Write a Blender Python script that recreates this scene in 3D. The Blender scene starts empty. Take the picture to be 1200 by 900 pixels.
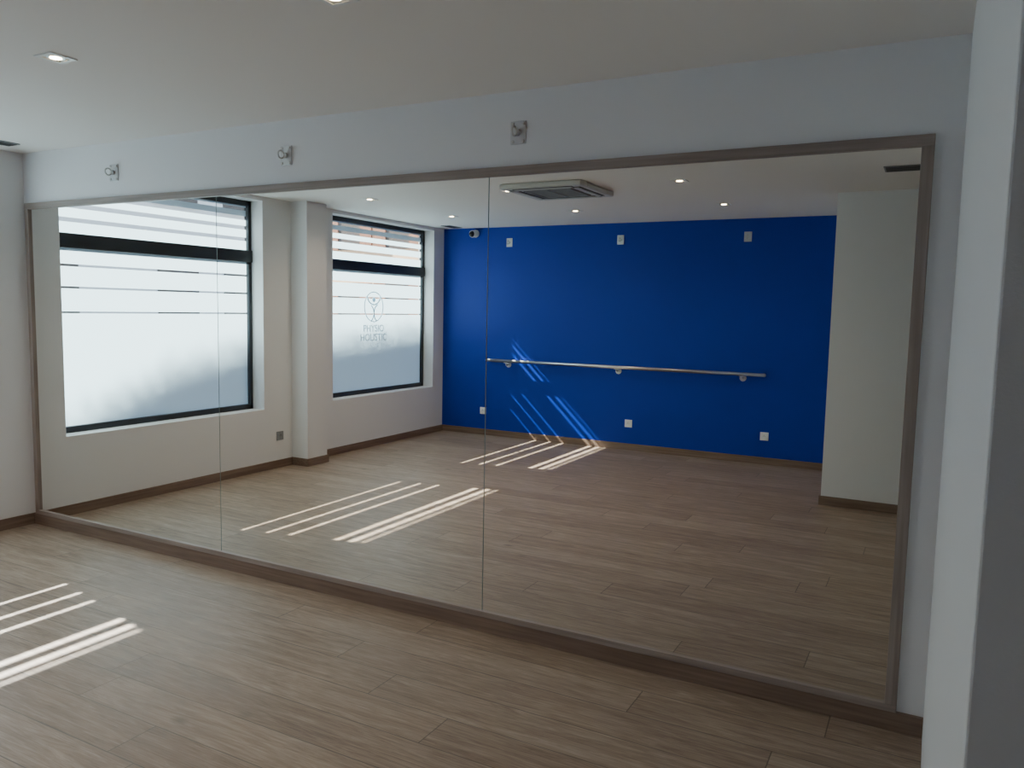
import bpy, bmesh, math, random
from mathutils import Matrix, Vector
random.seed(3)
C=bpy.context.scene.collection
# ---------------- constants (metres) ----------------
XL=-5.3737; XR=0.0469; YB=-5.0858; ZC=2.4811; XG=-5.5127; XO=-5.60
YK=-3.593; XK=-0.7397; YD=-2.335; XE=3.2

# ---------------- material helpers ----------------
def new_mat(name):
    m=bpy.data.materials.new(name); m.use_nodes=True
    nt=m.node_tree; nt.nodes.clear()
    out=nt.nodes.new('ShaderNodeOutputMaterial')
    return m,nt,out
def pbr(name,col,rough=0.5,metal=0.0,noise=0.0,nscale=8.0,bump=0.0,bscale=200.0,spec=0.5):
    m,nt,out=new_mat(name)
    b=nt.nodes.new('ShaderNodeBsdfPrincipled')
    b.inputs['Roughness'].default_value=rough; b.inputs['Metallic'].default_value=metal
    b.inputs['Specular IOR Level'].default_value=spec
    b.inputs['Base Color'].default_value=(*col,1)
    tc=nt.nodes.new('ShaderNodeTexCoord')
    if noise>0:
        n=nt.nodes.new('ShaderNodeTexNoise'); n.inputs['Scale'].default_value=nscale; n.inputs['Detail'].default_value=4
        nt.links.new(tc.outputs['Object'],n.inputs['Vector'])
        mx=nt.nodes.new('ShaderNodeMix'); mx.data_type='RGBA'
        mx.inputs[6].default_value=(*[c*(1-noise) for c in col],1)
        mx.inputs[7].default_value=(*[min(1,c*(1+noise)) for c in col],1)
        nt.links.new(n.outputs['Fac'],mx.inputs[0]); nt.links.new(mx.outputs[2],b.inputs['Base Color'])
    if bump>0:
        n2=nt.nodes.new('ShaderNodeTexNoise'); n2.inputs['Scale'].default_value=bscale; n2.inputs['Detail'].default_value=3
        nt.links.new(tc.outputs['Object'],n2.inputs['Vector'])
        bp=nt.nodes.new('ShaderNodeBump'); bp.inputs['Strength'].default_value=bump; bp.inputs['Distance'].default_value=0.002
        nt.links.new(n2.outputs['Fac'],bp.inputs['Height']); nt.links.new(bp.outputs['Normal'],b.inputs['Normal'])
    nt.links.new(b.outputs[0],out.inputs[0])
    return m
M_wall=pbr('paint_white',(0.78,0.77,0.77),0.5,noise=0.012,nscale=2,bump=0.25,bscale=260)
M_ceil=pbr('ceiling_paint',(0.84,0.80,0.76),0.7,noise=0.01,nscale=2)
M_blue=pbr('paint_blue',(0.0,0.03,0.34),0.45,noise=0.03,nscale=2,bump=0.25,bscale=260,spec=0.25)
M_dark=pbr('anthracite_aluminium',(0.018,0.022,0.028),0.4)
M_white_pl=pbr('white_plastic',(0.8,0.8,0.78),0.35)
M_ac=pbr('air_conditioner_plastic',(0.55,0.55,0.52),0.4)
M_grey_pl=pbr('grey_plastic',(0.25,0.25,0.25),0.5)
M_black=pbr('dark_gap',(0.02,0.02,0.02),0.6)
M_joint=pbr('mirror_edge',(0.30,0.36,0.34),0.3)
M_steel=pbr('brushed_steel',(0.62,0.60,0.57),0.3,metal=1.0,noise=0.05,nscale=60)
M_plate=pbr('plate_metal',(0.6,0.6,0.6),0.35,metal=0.5)
M_shell=pbr('plaster_outside',(0.6,0.55,0.48),0.9)

def wood_strip(name,c1,c2,axis=0):
    m,nt,out=new_mat(name)
    b=nt.nodes.new('ShaderNodeBsdfPrincipled'); b.inputs['Roughness'].default_value=0.5
    tc=nt.nodes.new('ShaderNodeTexCoord'); mp=nt.nodes.new('ShaderNodeMapping')
    s=[60,60,60]; s[axis]=2.5
    mp.inputs['Scale'].default_value=s
    n=nt.nodes.new('ShaderNodeTexNoise'); n.inputs['Scale'].default_value=1; n.inputs['Detail'].default_value=5
    r=nt.nodes.new('ShaderNodeValToRGB'); r.color_ramp.elements[0].position=.3; r.color_ramp.elements[1].position=.7
    r.color_ramp.elements[0].color=(*c1,1); r.color_ramp.elements[1].color=(*c2,1)
    L=nt.links.new
    L(tc.outputs['Object'],mp.inputs['Vector']); L(mp.outputs[0],n.inputs['Vector']); L(n.outputs['Fac'],r.inputs[0]); L(r.outputs[0],b.inputs['Base Color']); L(b.outputs[0],out.inputs[0])
    return m
M_trim=wood_strip('oak_trim_x',(0.15,0.095,0.067),(0.24,0.165,0.12),0)
M_trimy=wood_strip('oak_trim_y',(0.15,0.095,0.067),(0.24,0.165,0.12),1)
M_frx=wood_strip('mirror_frame_wood_x',(0.23,0.18,0.155),(0.34,0.275,0.24),0)
M_frz=wood_strip('mirror_frame_wood_z',(0.23,0.18,0.155),(0.34,0.275,0.24),2)

def floor_mat():
    m,nt,out=new_mat('limed_oak_planks'); L=nt.links.new; N=nt.nodes.new
    def math_(op,a,b=None,c=None):
        n=N('ShaderNodeMath'); n.operation=op
        for i,v in enumerate((a,b,c)):
            if v is None: continue
            if isinstance(v,(int,float)): n.inputs[i].default_value=v
            else: L(v,n.inputs[i])
        return n.outputs[0]
    tc=N('ShaderNodeTexCoord'); sp=N('ShaderNodeSeparateXYZ'); L(tc.outputs['Object'],sp.inputs[0])
    X=sp.outputs[0]; Y=sp.outputs[1]
    W=0.192; LEN=1.8
    ry=math_('DIVIDE',Y,W); row=math_('FLOOR',ry); fy=math_('FRACT',ry)
    wn=N('ShaderNodeTexWhiteNoise'); wn.noise_dimensions='1D'; L(row,wn.inputs['W'])
    rx=math_('ADD',math_('DIVIDE',X,LEN),math_('MULTIPLY',wn.outputs['Value'],7.0))
    col=math_('FLOOR',rx); fx=math_('FRACT',rx)
    cb=N('ShaderNodeCombineXYZ'); L(row,cb.inputs[0]); L(col,cb.inputs[1])
    wn2=N('ShaderNodeTexWhiteNoise'); wn2.noise_dimensions='2D'; L(cb.outputs[0],wn2.inputs['Vector'])
    pid=wn2.outputs['Value']
    gx=math_('MULTIPLY',X,1.0); gy=math_('ADD',Y,math_('MULTIPLY',pid,37.0))
    g=N('ShaderNodeCombineXYZ'); L(math_('MULTIPLY',gx,2.6),g.inputs[0]); L(math_('MULTIPLY',gy,26.0),g.inputs[1]); L(math_('MULTIPLY',pid,11.0),g.inputs[2])
    n1=N('ShaderNodeTexNoise'); n1.inputs['Scale'].default_value=1.0; n1.inputs['Detail'].default_value=9; n1.inputs['Roughness'].default_value=.75; n1.inputs['Distortion'].default_value=.9
    L(g.outputs[0],n1.inputs['Vector'])
    g2=N('ShaderNodeCombineXYZ'); L(math_('MULTIPLY',gx,9),g2.inputs[0]); L(math_('MULTIPLY',gy,190.0),g2.inputs[1])
    n2=N('ShaderNodeTexNoise'); n2.inputs['Scale'].default_value=1.0; n2.inputs['Detail'].default_value=3
    L(g2.outputs[0],n2.inputs['Vector'])
    g3=N('ShaderNodeCombineXYZ'); L(math_('MULTIPLY',gx,1.5),g3.inputs[0]); L(math_('MULTIPLY',gy,2.6),g3.inputs[1])
    vo=N('ShaderNodeTexVoronoi'); vo.inputs['Scale'].default_value=1.0; L(g3.outputs[0],vo.inputs['Vector'])
    knot=N('ShaderNodeMapRange'); knot.inputs[1].default_value=0.015; knot.inputs[2].default_value=0.075; knot.inputs[3].default_value=1; knot.inputs[4].default_value=0
    L(vo.outputs['Distance'],knot.inputs[0])
    r=N('ShaderNodeValToRGB'); e=r.color_ramp.elements
    e[0].position=.35; e[0].color=(0.155,0.102,0.07,1); e[1].position=.65; e[1].color=(0.40,0.315,0.245,1)
    e2=r.color_ramp.elements.new(.5); e2.color=(0.268,0.196,0.145,1)
    v=math_('ADD',math_('MULTIPLY',n1.outputs['Fac'],0.68),math_('MULTIPLY',n2.outputs['Fac'],0.32))
    v=math_('ADD',v,math_('MULTIPLY',math_('SUBTRACT',pid,0.5),0.08))
    L(v,r.inputs[0])
    dy=math_('MULTIPLY',math_('MINIMUM',fy,math_('SUBTRACT',1.0,fy)),W)
    dx=math_('MULTIPLY',math_('MINIMUM',fx,math_('SUBTRACT',1.0,fx)),LEN)
    d=math_('MINIMUM',dy,dx)
    seam=N('ShaderNodeMapRange'); seam.inputs[1].default_value=0.0008; seam.inputs[2].default_value=0.003; seam.inputs[3].default_value=1; seam.inputs[4].default_value=0
    L(d,seam.inputs[0])
    dark=math_('SUBTRACT',1.0,math_('MAXIMUM',math_('MULTIPLY',seam.outputs[0],0.62),math_('MULTIPLY',knot.outputs[0],0.5)))
    mx=N('ShaderNodeVectorMath'); mx.operation='SCALE'; L(r.outputs[0],mx.inputs[0]); L(dark,mx.inputs['Scale'])
    b=N('ShaderNodeBsdfPrincipled'); b.inputs['Specular IOR Level'].default_value=.5
    L(mx.outputs[0],b.inputs['Base Color'])
    L(math_('ADD',0.38,math_('MULTIPLY',n1.outputs['Fac'],0.2)),b.inputs['Roughness'])
    bp=N('ShaderNodeBump'); bp.inputs['Strength'].default_value=.35; bp.inputs['Distance'].default_value=.0015
    L(math_('SUBTRACT',math_('MULTIPLY',n2.outputs['Fac'],.4),seam.outputs[0]),bp.inputs['Height']); L(bp.outputs[0],b.inputs['Normal'])
    L(b.outputs[0],out.inputs[0])
    return m
M_floor=floor_mat()

def mirror_mat():
    m,nt,out=new_mat('mirror_silver'); g=nt.nodes.new('ShaderNodeBsdfGlossy')
    g.inputs['Roughness'].default_value=0.0; g.inputs['Color'].default_value=(0.91,0.92,0.885,1)
    nt.links.new(g.outputs[0],out.inputs[0]); return m
M_mirror=mirror_mat()
def film_mat(name,tcol,dcol):
    m,nt,out=new_mat(name); N=nt.nodes.new; L=nt.links.new
    t=N('ShaderNodeBsdfTranslucent'); t.inputs['Color'].default_value=(*tcol,1)
    d=N('ShaderNodeBsdfDiffuse'); d.inputs['Color'].default_value=(*dcol,1)
    a=N('ShaderNodeAddShader'); L(t.outputs[0],a.inputs[0]); L(d.outputs[0],a.inputs[1])
    L(a.outputs[0],out.inputs[0]); return m
M_film=film_mat('frosted_film',(0.25,0.335,0.385),(0.36,0.39,0.41))
M_logo=film_mat('logo_vinyl',(0.228,0.306,0.352),(0.33,0.36,0.38))
def glass_mat():
    m,nt,out=new_mat('clear_glass'); N=nt.nodes.new; L=nt.links.new
    t=N('ShaderNodeBsdfTransparent'); t.inputs[0].default_value=(.93,.96,.95,1)
    g=N('ShaderNodeBsdfGlossy'); g.inputs['Roughness'].default_value=0.02
    mx=N('ShaderNodeMixShader'); mx.inputs[0].default_value=.05
    L(t.outputs[0],mx.inputs[1]); L(g.outputs[0],mx.inputs[2]); L(mx.outputs[0],out.inputs[0]); return m
M_glass=glass_mat()
def emit(name,col,s):
    m,nt,out=new_mat(name); e=nt.nodes.new('ShaderNodeEmission'); e.inputs[0].default_value=(*col,1); e.inputs[1].default_value=s
    nt.links.new(e.outputs[0],out.inputs[0]); return m
M_led=emit('led_lamp',(1.0,0.78,0.5),14)

# ---------------- mesh helpers ----------------
def add_box(bm,a,b,mi=0):
    x0,x1=sorted((a[0],b[0]));y0,y1=sorted((a[1],b[1]));z0,z1=sorted((a[2],b[2]))
    v=[bm.verts.new(p) for p in [(x0,y0,z0),(x1,y0,z0),(x1,y1,z0),(x0,y1,z0),(x0,y0,z1),(x1,y0,z1),(x1,y1,z1),(x0,y1,z1)]]
    for f in [(0,3,2,1),(4,5,6,7),(0,1,5,4),(1,2,6,5),(2,3,7,6),(3,0,4,7)]:
        fc=bm.faces.new([v[i] for i in f]); fc.material_index=mi
def finish(bm,name,mats,parent=None,bevel=0.0,smooth=False,origin=None):
    me=bpy.data.meshes.new(name)
    if origin is not None: bmesh.ops.translate(bm,verts=bm.verts,vec=[-c for c in origin])
    bm.to_mesh(me); bm.free()
    o=bpy.data.objects.new(name,me); C.objects.link(o)
    if origin is not None: o.location=origin
    for m in (mats if isinstance(mats,(list,tuple)) else [mats]): me.materials.append(m)
    if smooth:
        for p in me.polygons: p.use_smooth=True
    if bevel>0:
        bv=o.modifiers.new('bevel','BEVEL'); bv.width=bevel; bv.segments=2; bv.limit_method='ANGLE'
    if parent is not None:
        o.parent=parent
        o.matrix_parent_inverse=parent.matrix_world.inverted()
    return o
def boxes(name,lst,mats,parent=None,bevel=0.0,origin=None):
    bm=bmesh.new()
    for e in lst: add_box(bm,e[0],e[1],e[2] if len(e)>2 else 0)
    return finish(bm,name,mats,parent,bevel,origin=origin)
def empty(name,loc):
    e=bpy.data.objects.new(name,None); e.empty_display_size=.1; e.location=loc; C.objects.link(e)
    bpy.context.view_layer.update(); return e
def add_cyl(bm,c0,c1,r,seg=24,mi=0,r2=None):
    c0=Vector(c0);c1=Vector(c1);d=c1-c0
    rot=d.to_track_quat('Z','Y').to_matrix().to_4x4()
    geo=bmesh.ops.create_cone(bm,cap_ends=True,segments=seg,radius1=r,radius2=r if r2 is None else r2,depth=d.length,matrix=Matrix.Translation((c0+c1)/2)@rot)
    vs=set(geo['verts'])
    for f in bm.faces:
        if all(v in vs for v in f.verts): f.material_index=mi
def add_torus(bm,c,R,r,axis_u,axis_v,seg=28,rs=10,mi=0,a0=0,a1=2*math.pi):
    c=Vector(c);u=Vector(axis_u);v=Vector(axis_v);w=u.cross(v)
    full=abs(a1-a0-2*math.pi)<1e-6; n=seg if full else seg+1
    rings=[]
    for i in range(n):
        a=a0+(a1-a0)*i/seg; d=u*math.cos(a)+v*math.sin(a)
        rings.append([bm.verts.new(c+d*(R+r*math.cos(b))+w*r*math.sin(b)) for b in [2*math.pi*j/rs for j in range(rs)]])
    for i in range(seg):
        A=rings[i];B=rings[(i+1)%n]
        for j in range(rs):
            f=bm.faces.new([A[j],A[(j+1)%rs],B[(j+1)%rs],B[j]]); f.material_index=mi; f.smooth=True

# ---------------- room shell ----------------
boxes('floor',[((XL-0.25,YB-0.2,-0.12),(XE+.2,0.2,0))],M_floor)
boxes('ceiling',[((XL-0.25,YB-0.2,ZC),(XE+.2,0.2,ZC+0.15))],M_ceil)
boxes('wall_front',[((XO,0,0),(XR+.15,0.2,ZC))],M_wall)
boxes('wall_back',[((XL,YB,0),(XK+.1,YB-0.2,ZC))],M_blue)
boxes('wall_right',[((XR,0,0),(XR+0.2,YD,ZC)),((XR+.2,YD+.15,0),(XE,YD,ZC)),((XE,YD+.15,0),(XE+.15,YK-.2,ZC))],M_wall,bevel=0.003)
boxes('wall_block',[((XK,YB-.2,0),(XE,YK,ZC))],M_wall)
W1=(-0.249,-2.1216); W2=(-3.056,-4.868); ZS=0.565; ZT=2.445
boxes('wall_left',[((XO,0,0),(XL,YB-.2,ZS)),((XO,0,ZT),(XL,YB-.2,ZC)),
  ((XO,0,ZS),(XL,W1[0],ZT)),((XO,W1[1],ZS),(XL,W2[0],ZT)),((XO,W2[1],ZS),(XL,YB-.2,ZT)),
  ((XL-.02,-2.4745,0),(-5.178,-2.744,ZC))],M_wall)

# baseboards
H=0.073; T=0.014
boxes('baseboard_front',[((XL,0,0),(XR,-T-.004,H))],M_trim,bevel=0.002)
boxes('baseboard_back',[((XL,YB,0),(XK,YB+T,H))],M_trim,bevel=0.002)
boxes('baseboard_left',[((XL,-T,0),(XL+T,-2.4745,H)),((XL,-2.4745,0),(-5.178+T,-2.4745+T,H)),((-5.178,-2.4745,0),(-5.178+T,-2.744,H)),
   ((XL,-2.744,0),(-5.178+T,-2.744-T,H)),((XL,-2.744,0),(XL+T,YB+T,H))],M_trimy,bevel=0.002)
boxes('baseboard_right',[((XK-T,YK+T,0),(XE,YK,H)),((XK-T,YB+T,0),(XK,YK,H))],M_trim,bevel=0.002)

# ---------------- windows ----------------
def window(name,y0,y1,logo=False):
    e=empty(name,(XG,(y0+y1)/2,ZS))
    fw=0.036; a,b=XG,XG-0.05
    boxes('frame',[((a,y0,ZS),(b,y0-fw,ZT)),((a,y1,ZS),(b,y1+fw,ZT)),((a,y0,ZS),(b,y1,ZS+.045)),((a,y0,ZT-.045),(b,y1,ZT)),
        ((a+.012,y0,1.90),(b,y1,2.006))],M_dark,e,bevel=0.003)
    gx=XG-0.03
    boxes('glass_pane',[((gx-.004,y0-fw,ZS+.045),(gx-.008,y1+fw,1.90)),((gx-.004,y0-fw,2.006),(gx-.008,y1+fw,ZT-.045))],M_glass,e)
    strips=[]
    def bands(z0,z1,gaps):
        z=z0
        for c,w in gaps:
            strips.append((z,c-w/2)); z=c+w/2
        strips.append((z,z1))
    bands(ZS+.045,1.90,[(1.44,.014),(1.62,.016),(1.78,.018)])
    bands(2.006,ZT-.045,[(2.105,.032),(2.207,.034),(2.292,.034),(2.372,.028)])
    bm=bmesh.new()
    for z0,z1 in strips:
        v=[bm.verts.new(p) for p in [(gx,y0-fw,z0),(gx,y1+fw,z0),(gx,y1+fw,z1),(gx,y0-fw,z1)]]
        bm.faces.new(v)
    finish(bm,'frosted_film_bands',M_film,e)
    if logo:
        yc=-3.93; xx=gx+.003
        bm=bmesh.new()
        add_torus(bm,(xx,yc,1.52),.165,.005,(0,-1,0),(0,0,1),48,6)
        add_cyl(bm,(xx-.002,yc,1.60),(xx+.002,yc,1.60),.026,20)
        add_torus(bm,(xx,yc,1.67),.125,.007,(0,-1,0),(0,0,1),20,6,a0=math.radians(200),a1=math.radians(340))
        add_torus(bm,(xx,yc-.10,1.45),.10,.007,(0,-1,0),(0,0,1),16,6,a0=math.radians(110),a1=math.radians(240))
        add_torus(bm,(xx,yc+.10,1.45),.10,.006,(0,-1,0),(0,0,1),16,6,a0=math.radians(-60),a1=math.radians(60))
        finish(bm,'logo_ring',M_logo,e)
        for txt,z in (('PHYSIO',1.245),('HOLISTIC',1.145)):
            cu=bpy.data.curves.new('logo_text','FONT'); cu.body=txt; cu.size=.11; cu.align_x='CENTER'; cu.extrude=.0008; cu.offset=.0005
            cu.materials.append(M_logo)
            t=bpy.data.objects.new('lettering_'+txt.lower(),cu); C.objects.link(t)
            R=Matrix(((0,0,-1),(-1,0,0),(0,1,0))).to_4x4()
            t.matrix_world=Matrix.Translation((xx,yc,z))@R
            t.parent=e; t.matrix_parent_inverse=e.matrix_world.inverted()
window('window_1',*W1)
window('window_2',*W2,logo=True)
boxes('sun_block_box',[((XO,W1[0]+.1,2.49),(XO-.16,W1[1]-.1,2.75))],M_shell,bevel=.01)  # added boxes outside, they keep sun out of the topmost film gap
boxes('sun_block_box.001',[((XO,W2[0]+.1,2.49),(XO-.16,W2[1]-.1,2.75))],M_shell,bevel=.01)

# ---------------- mirror ----------------
e=empty('wall_mirror',(-2.7,0,0.07))
mL,mR,mB,mT=-5.3388,-0.0422,0.0734,2.1559; gL,gR,gB,gT=-5.3017,-0.0827,0.1013,2.1162
boxes('frame_top',[((mL,0,gT),(mR,-.022,mT))],M_frx,e,bevel=.002)
boxes('frame_bottom',[((mL,0,mB),(mR,-.022,gB))],M_frx,e,bevel=.002)
boxes('frame_left',[((mL,0,gB),(gL,-.022,gT))],M_frz,e,bevel=.002)
boxes('frame_right',[((gR,0,gB),(mR,-.022,gT))],M_frz,e,bevel=.002)
js=[gL,-3.5616,-1.8156,gR]
for i in range(3):
    boxes('mirror_panel_%d'%(i+1),[((js[i]+(.0025 if i else 0),-.003,gB),(js[i+1]-(.0025 if i<2 else 0),-.008,gT))],M_mirror,e)
boxes('joint_backing',[((gL,-.0005,gB),(gR,-.0028,gT))],M_joint,e)

# ---------------- wall anchor plates ----------------
def anchor(x,y,z,s):
    bm=bmesh.new(); w,h=.038,.05
    add_box(bm,(x-w,y,z-h),(x+w,y+s*.006,z+h),0)
    for dx in (-.026,.026):
        for dz in (-.038,.038):
            add_cyl(bm,(x+dx,y+s*.005,z+dz),(x+dx,y+s*.011,z+dz),.007,12,1)
    add_cyl(bm,(x,y+s*.005,z),(x,y+s*.022,z),.015,20,0)
    add_torus(bm,(x,y+s*.042,z),.020,.0048,(0,1,0),(0,0,1),24,8,1)
    return finish(bm,'wall_anchor_plate',[M_plate,M_steel],bevel=.0015,origin=(x,y,z))
for x in (-4.4387,-3.0436,-1.6743): anchor(x,0,2.300,-1)
for x in (-4.4606,-3.0852,-1.7272): anchor(x,YB,2.300,1)

# ---------------- ballet barre ----------------
e=empty('ballet_barre',(-3.1,YB,.915)); yb=YB+.07; zb=.915
bm=bmesh.new(); add_cyl(bm,(-4.70,yb,zb),(-1.49,yb,zb),.019,28)
for x in (-4.70,-1.49):
    bmesh.ops.create_uvsphere(bm,u_segments=20,v_segments=10,radius=.0195,matrix=Matrix.Translation((x,yb,zb)))
finish(bm,'rail',M_steel,e,smooth=True)
for i,x in enumerate((-4.44,-3.06,-1.71)):
    bm=bmesh.new()
    add_cyl(bm,(x,YB,zb-.045),(x,YB+.008,zb-.045),.034,28)
    add_cyl(bm,(x,YB+.008,zb-.045),(x,YB+.016,zb-.045),.022,24)
    add_cyl(bm,(x,YB+.01,zb-.045),(x,yb,zb-.045),.008,14)
    add_cyl(bm,(x,yb,zb-.05),(x,yb,zb-.012),.008,14)
    add_box(bm,(x-.025,yb-.012,zb-.024),(x+.025,yb+.012,zb-.017))
    finish(bm,'bracket_%d'%(i+1),M_steel,e)

# ---------------- sockets ----------------
def socket(c,n,white=True):
    c=Vector(c); n=Vector(n); u=Vector((0,0,1)).cross(n)
    bm=bmesh.new()
    def bx(hu,hz,d0,d1,mi):
        a=c-u*hu+Vector((0,0,-hz))+n*d0; b=c+u*hu+Vector((0,0,hz))+n*d1
        add_box(bm,a,b,mi)
    bx(.041,.041,0,.009,0); bx(.030,.030,.008,.011,0)
    add_cyl(bm,c+n*.0105,c+n*.0118,.022,24,1)
    for s in (-1,1): add_cyl(bm,c+u*.009*s+n*.0115,c+u*.009*s+n*.0125,.003,8,2)
    add_cyl(bm,c+Vector((0,0,.012))+n*.0115,c+Vector((0,0,.012))+n*.022,.0028,8,2)
    finish(bm,'power_socket',[M_white_pl if white else M_grey_pl,M_white_pl if white else M_grey_pl,M_black],bevel=.002,origin=tuple(c))
socket((-4.78,YB,.294),(0,1,0)); socket((-2.925,YB,.296),(0,1,0)); socket((-1.471,YB,.289),(0,1,0))
socket((XL,-2.31,.30),(1,0,0),False)

# ---------------- ceiling fittings ----------------
def downlight(x,y,power):
    bm=bmesh.new(); h=.055; i=.038; z=ZC
    for a,b in [((-h,-h),(h,-i)),((-h,i),(h,h)),((-h,-i),(-i,i)),((i,-i),(h,i))]:
        add_box(bm,(x+a[0],y+a[1],z-.005),(x+b[0],y+b[1],z+.0),0)
    add_cyl(bm,(x,y,z-.0005),(x,y,z-.003),.034,24,1)
    add_cyl(bm,(x,y,z-.003),(x,y,z-.0045),.022,24,2)
    finish(bm,'recessed_downlight',[M_white_pl,M_steel,M_led],origin=(x,y,z))
    l=bpy.data.lights.new('downlight_lamp','SPOT'); l.energy=power; l.color=(1,.86,.68); l.spot_size=math.radians(150); l.spot_blend=1; l.shadow_soft_size=.04
    o=bpy.data.objects.new('downlight_lamp',l); o.location=(x,y,z-.02); C.objects.link(o)
for y in (-1.17,-2.59,-3.95):
    for x,pw in ((-4.54,9),(-3.13,9),(-1.71,6)): downlight(x,y,pw)
e=empty('ceiling_air_conditioner',(-2.69,-2.60,ZC))
cx,cy=-2.69,-2.60; h=.34
boxes('fascia',[((cx-h,cy-h,ZC-.04),(cx+h,cy-.20,ZC)),((cx-h,cy+.20,ZC-.04),(cx+h,cy+h,ZC)),((cx-h,cy-.2,ZC-.04),(cx-.2,cy+.2,ZC)),((cx+.2,cy-.2,ZC-.04),(cx+h,cy+.2,ZC))],M_ac,e,bevel=.012)
boxes('intake_recess',[((cx-.2,cy-.2,ZC-.012),(cx+.2,cy+.2,ZC-.001))],M_black,e)
boxes('intake_grille',[((cx-.195,cy-.185+i*.037,ZC-.044),(cx+.195,cy-.172+i*.037,ZC-.036)) for i in range(11)]+[((cx-.2,cy-.2,ZC-.047),(cx-.185,cy+.2,ZC-.036)),((cx+.185,cy-.2,ZC-.047),(cx+.2,cy+.2,ZC-.036)),((cx-.006,cy-.2,ZC-.046),(cx+.006,cy+.2,ZC-.036))],M_grey_pl,e)
fl=[]
for s in (-1,1):
    fl+= [((cx-.24,cy+s*.245,ZC-.048),(cx+.24,cy+s*.280,ZC-.042),0),((cx+s*.245,cy-.24,ZC-.048),(cx+s*.280,cy+.24,ZC-.042),0)]
    fl+= [((cx-.25,cy+s*.225,ZC-.0415),(cx+.25,cy+s*.300,ZC-.039),1),((cx+s*.225,cy-.25,ZC-.0415),(cx+s*.300,cy+.25,ZC-.039),1)]
boxes('air_flaps',fl,[M_ac,M_black],e)
def vent(x0,x1,y0,y1,alongy=True):
    lst=[((x0,y0,ZC-.006),(x1,y1,ZC),0)]
    n=3
    for i in range(n):
        if alongy:
            w=(x1-x0-.02)/n; a=x0+.01+i*w
            lst.append(((a+.004,y0+.01,ZC-.008),(a+w-.004,y1-.01,ZC-.0055),1))
        else:
            w=(y1-y0-.02)/n; a=y0+.01+i*w
            lst.append(((x0+.01,a+.004,ZC-.008),(x1-.01,a+w-.004,ZC-.0055),1))
    boxes('ceiling_air_vent',lst,[M_grey_pl,M_black])
vent(-5.17,-5.05,-0.85,-0.20); vent(-5.17,-5.05,-4.98,-4.70)
vent(-.36,-.12,-2.72,-2.52,False)
bm=bmesh.new(); x=-4.92
add_cyl(bm,(x,YB,2.415),(x,YB+.02,2.415),.045,28,0)
add_cyl(bm,(x,YB+.02,2.415),(x,YB+.09,2.405),.042,28,0)
bmesh.ops.create_uvsphere(bm,u_segments=24,v_segments=12,radius=.036,matrix=Matrix.Translation((x,YB+.09,2.403)))
for f in bm.faces:
    if f.calc_center_median().y>YB+.095: f.material_index=1
finish(bm,'security_camera',[M_white_pl,M_black],smooth=True,origin=(x,YB,2.415))

# ---------------- outside ----------------
M_road=pbr('street_paving',(0.15,0.15,0.15),.9,noise=.1,nscale=2)
boxes('street_ground',[((XO,-40,-.2),(-60,30,-.15))],M_road)
M_fac=pbr('pale_render',(0.75,0.73,0.70),.9,noise=.05,nscale=1)
M_ochre=pbr('ochre_render',(0.80,0.54,0.36),.9,noise=.05,nscale=1)
M_fac2=pbr('window_reveal_dark',(0.08,0.06,0.05),.5)
M_roof=pbr('roof_tiles',(0.30,0.14,0.09),.9,noise=.2,nscale=10)
M_softener=pbr('shadow_softening_bits',(0.07,0.13,0.04),.7,noise=.3,nscale=5)  # for the unseen bits that blur the roofline's shadow
S=.225
bx=-14.0; k=S*(-5.535-bx); zz=.97*(-5.535-bx)
def house(name,pts,mat,yys,dep=5):
    bm=bmesh.new()
    lo=[bm.verts.new((bx,y,-.15)) for y,z in pts]; hi=[bm.verts.new((bx,y,z)) for y,z in pts]
    lo2=[bm.verts.new((bx-dep,y,-.15)) for y,z in pts]; hi2=[bm.verts.new((bx-dep,y,z-2.0)) for y,z in pts]
    for i in range(len(pts)-1):
        bm.faces.new((lo[i],lo[i+1],hi[i+1],hi[i]))
        f=bm.faces.new((hi[i],hi[i+1],hi2[i+1],hi2[i])); f.material_index=1
        bm.faces.new((lo2[i+1],lo2[i],hi2[i],hi2[i+1]))
    bm.faces.new((lo[0],hi[0],hi2[0],lo2[0])); bm.faces.new((lo[-1],lo2[-1],hi2[-1],hi[-1]))
    for yy in yys:
        for z0 in (.9,3.6,6.3):
            add_box(bm,(bx-.05,yy-.5,z0),(bx+.03,yy+.5,z0+1.4),2)
            add_box(bm,(bx,yy-.6,z0-.08),(bx+.08,yy+.6,z0),3)
    return bm,name,[mat,M_roof,M_fac2,M_white_pl]
shade_prof=[(0.6,.25),(-.35,.46),(-1.2,.80),(-2.1,1.0),(-3.2,1.0),(-4.9,1.1),(-8.5,1.2),(-12.6,1.25)]  # roofline heights shaped so the house shades the lower window film
bm,nm,mats=house('neighbouring_house',[(9.0,.2+zz)]+[(y+k,z+zz) for y,z in shade_prof],M_fac,(-5.5,-3.4,-.8,1.8,4.4,7,-8.2,-9.9))
def pz(y):
    P=sorted(shade_prof)
    if y<=P[0][0]: return P[0][1]
    for (a,za),(b,zb_) in zip(P,P[1:]):
        if a<=y<=b: return za+(zb_-za)*(y-a)/(b-a)
    return P[-1][1]
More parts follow.
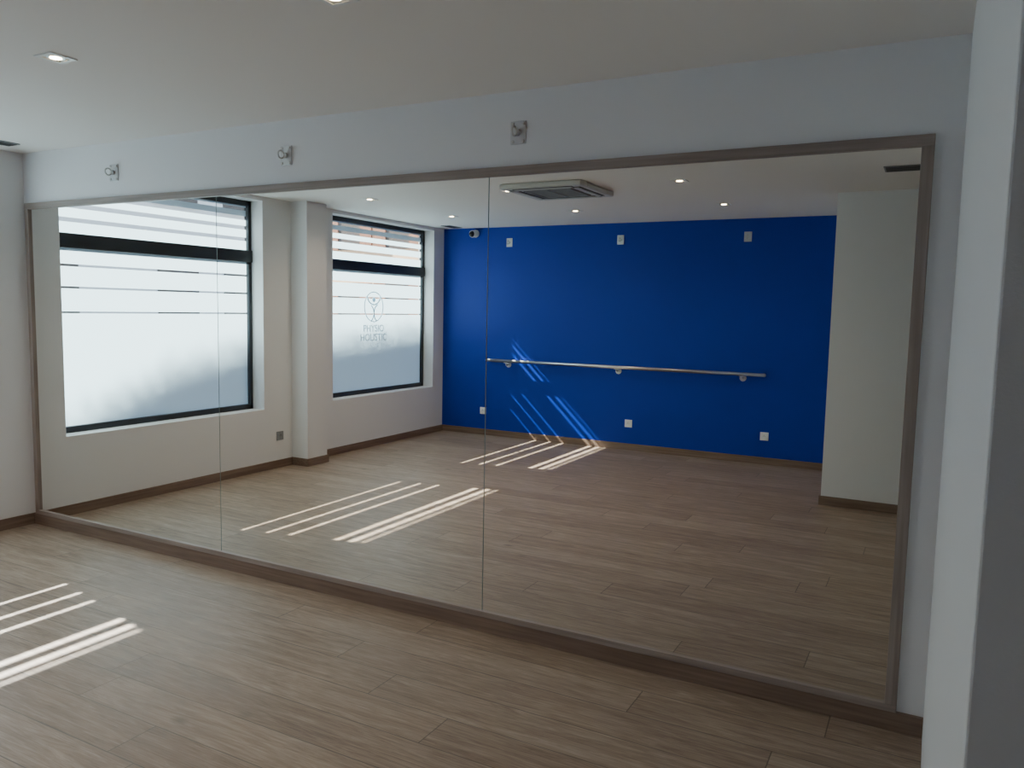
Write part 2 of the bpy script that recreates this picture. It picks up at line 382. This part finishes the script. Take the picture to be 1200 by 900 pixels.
for i in range(26000):  # unseen leaf bits added above the roofline to soften its shadow on the film
    y=random.uniform(-6.0,.8); hgt=.42*(1-math.sqrt(random.random()))
    c=Vector((bx-.05+random.uniform(-.15,.0),y+k,pz(y)+zz+hgt-.02))
    R_=Matrix.Rotation(random.uniform(0,6.28),3,Vector((random.uniform(-1,1),random.uniform(-1,1),random.uniform(-1,1))).normalized())
    s=random.uniform(.007,.013)
    vs_=[bm.verts.new(c+R_@Vector(p)*s) for p in ((-1.4,0,0),(0,-.8,0),(1.4,0,0),(0,.8,0))]
    bm.faces.new(vs_).material_index=4
finish(bm,nm,mats+[M_softener])
bm,nm,mats=house('neighbouring_house',[(-18,9.5),(-22,10),(-30,10)],M_ochre,(-20,-23,-26,-28.8),16)
for xx_ in (-15.6,-17.6,-19.6,-21.6,-23.6,-25.6,-27.6):
    for z0 in (.9,3.4,6.3):
        add_box(bm,(xx_-.45,-17.97,z0),(xx_+.45,-18.05,z0+1.4),2)
        add_box(bm,(xx_-.95,-17.94,z0),(xx_-.47,-18.0,z0+1.4),4); add_box(bm,(xx_+.47,-17.94,z0),(xx_+.95,-18.0,z0+1.4),4)
finish(bm,nm,mats+[M_roof])

# ---------------- light ----------------
sd=Vector((1,-S,-.97)).normalized()
l=bpy.data.lights.new('sun','SUN'); l.energy=22; l.angle=math.radians(.6); l.color=(1,.97,.92)
o=bpy.data.objects.new('sun',l); o.rotation_euler=sd.to_track_quat('-Z','Y').to_euler(); o.location=(-8,2,6); C.objects.link(o)
w=bpy.data.worlds.new('sky'); bpy.context.scene.world=w; w.use_nodes=True
nt=w.node_tree; nt.nodes.clear(); N=nt.nodes.new; L=nt.links.new
out=N('ShaderNodeOutputWorld'); bg=N('ShaderNodeBackground'); tc=N('ShaderNodeTexCoord'); sp=N('ShaderNodeSeparateXYZ')
r=N('ShaderNodeValToRGB'); r.color_ramp.elements[0].color=(.75,.85,1,1); r.color_ramp.elements[1].color=(.25,.45,.9,1)
L(tc.outputs['Generated'],sp.inputs[0]); L(sp.outputs[2],r.inputs[0]); L(r.outputs[0],bg.inputs[0]); bg.inputs[1].default_value=1.2; L(bg.outputs[0],out.inputs[0])

# ---------------- camera ----------------
R=((0.88095,-0.01971,0.4728),(0.06201,0.99532,-0.07405),(-0.46913,0.09456,0.87805))
def wv(r): return Vector((r[0],r[2],-r[1]))
right=wv(R[0]); up=-wv(R[1]); back=-wv(R[2])
mw=Matrix((( right.x,up.x,back.x,0),(right.y,up.y,back.y,-3.15),(right.z,up.z,back.z,1.5268),(0,0,0,1)))
cd=bpy.data.cameras.new('camera'); cd.sensor_width=36; cd.lens=36*924.69/1200; cd.clip_start=.02
co=bpy.data.objects.new('camera',cd); C.objects.link(co); co.matrix_world=mw
bpy.context.scene.camera=co
vs=bpy.context.scene.view_settings
vs.view_transform='AgX'; vs.look='None'; vs.exposure=1.48
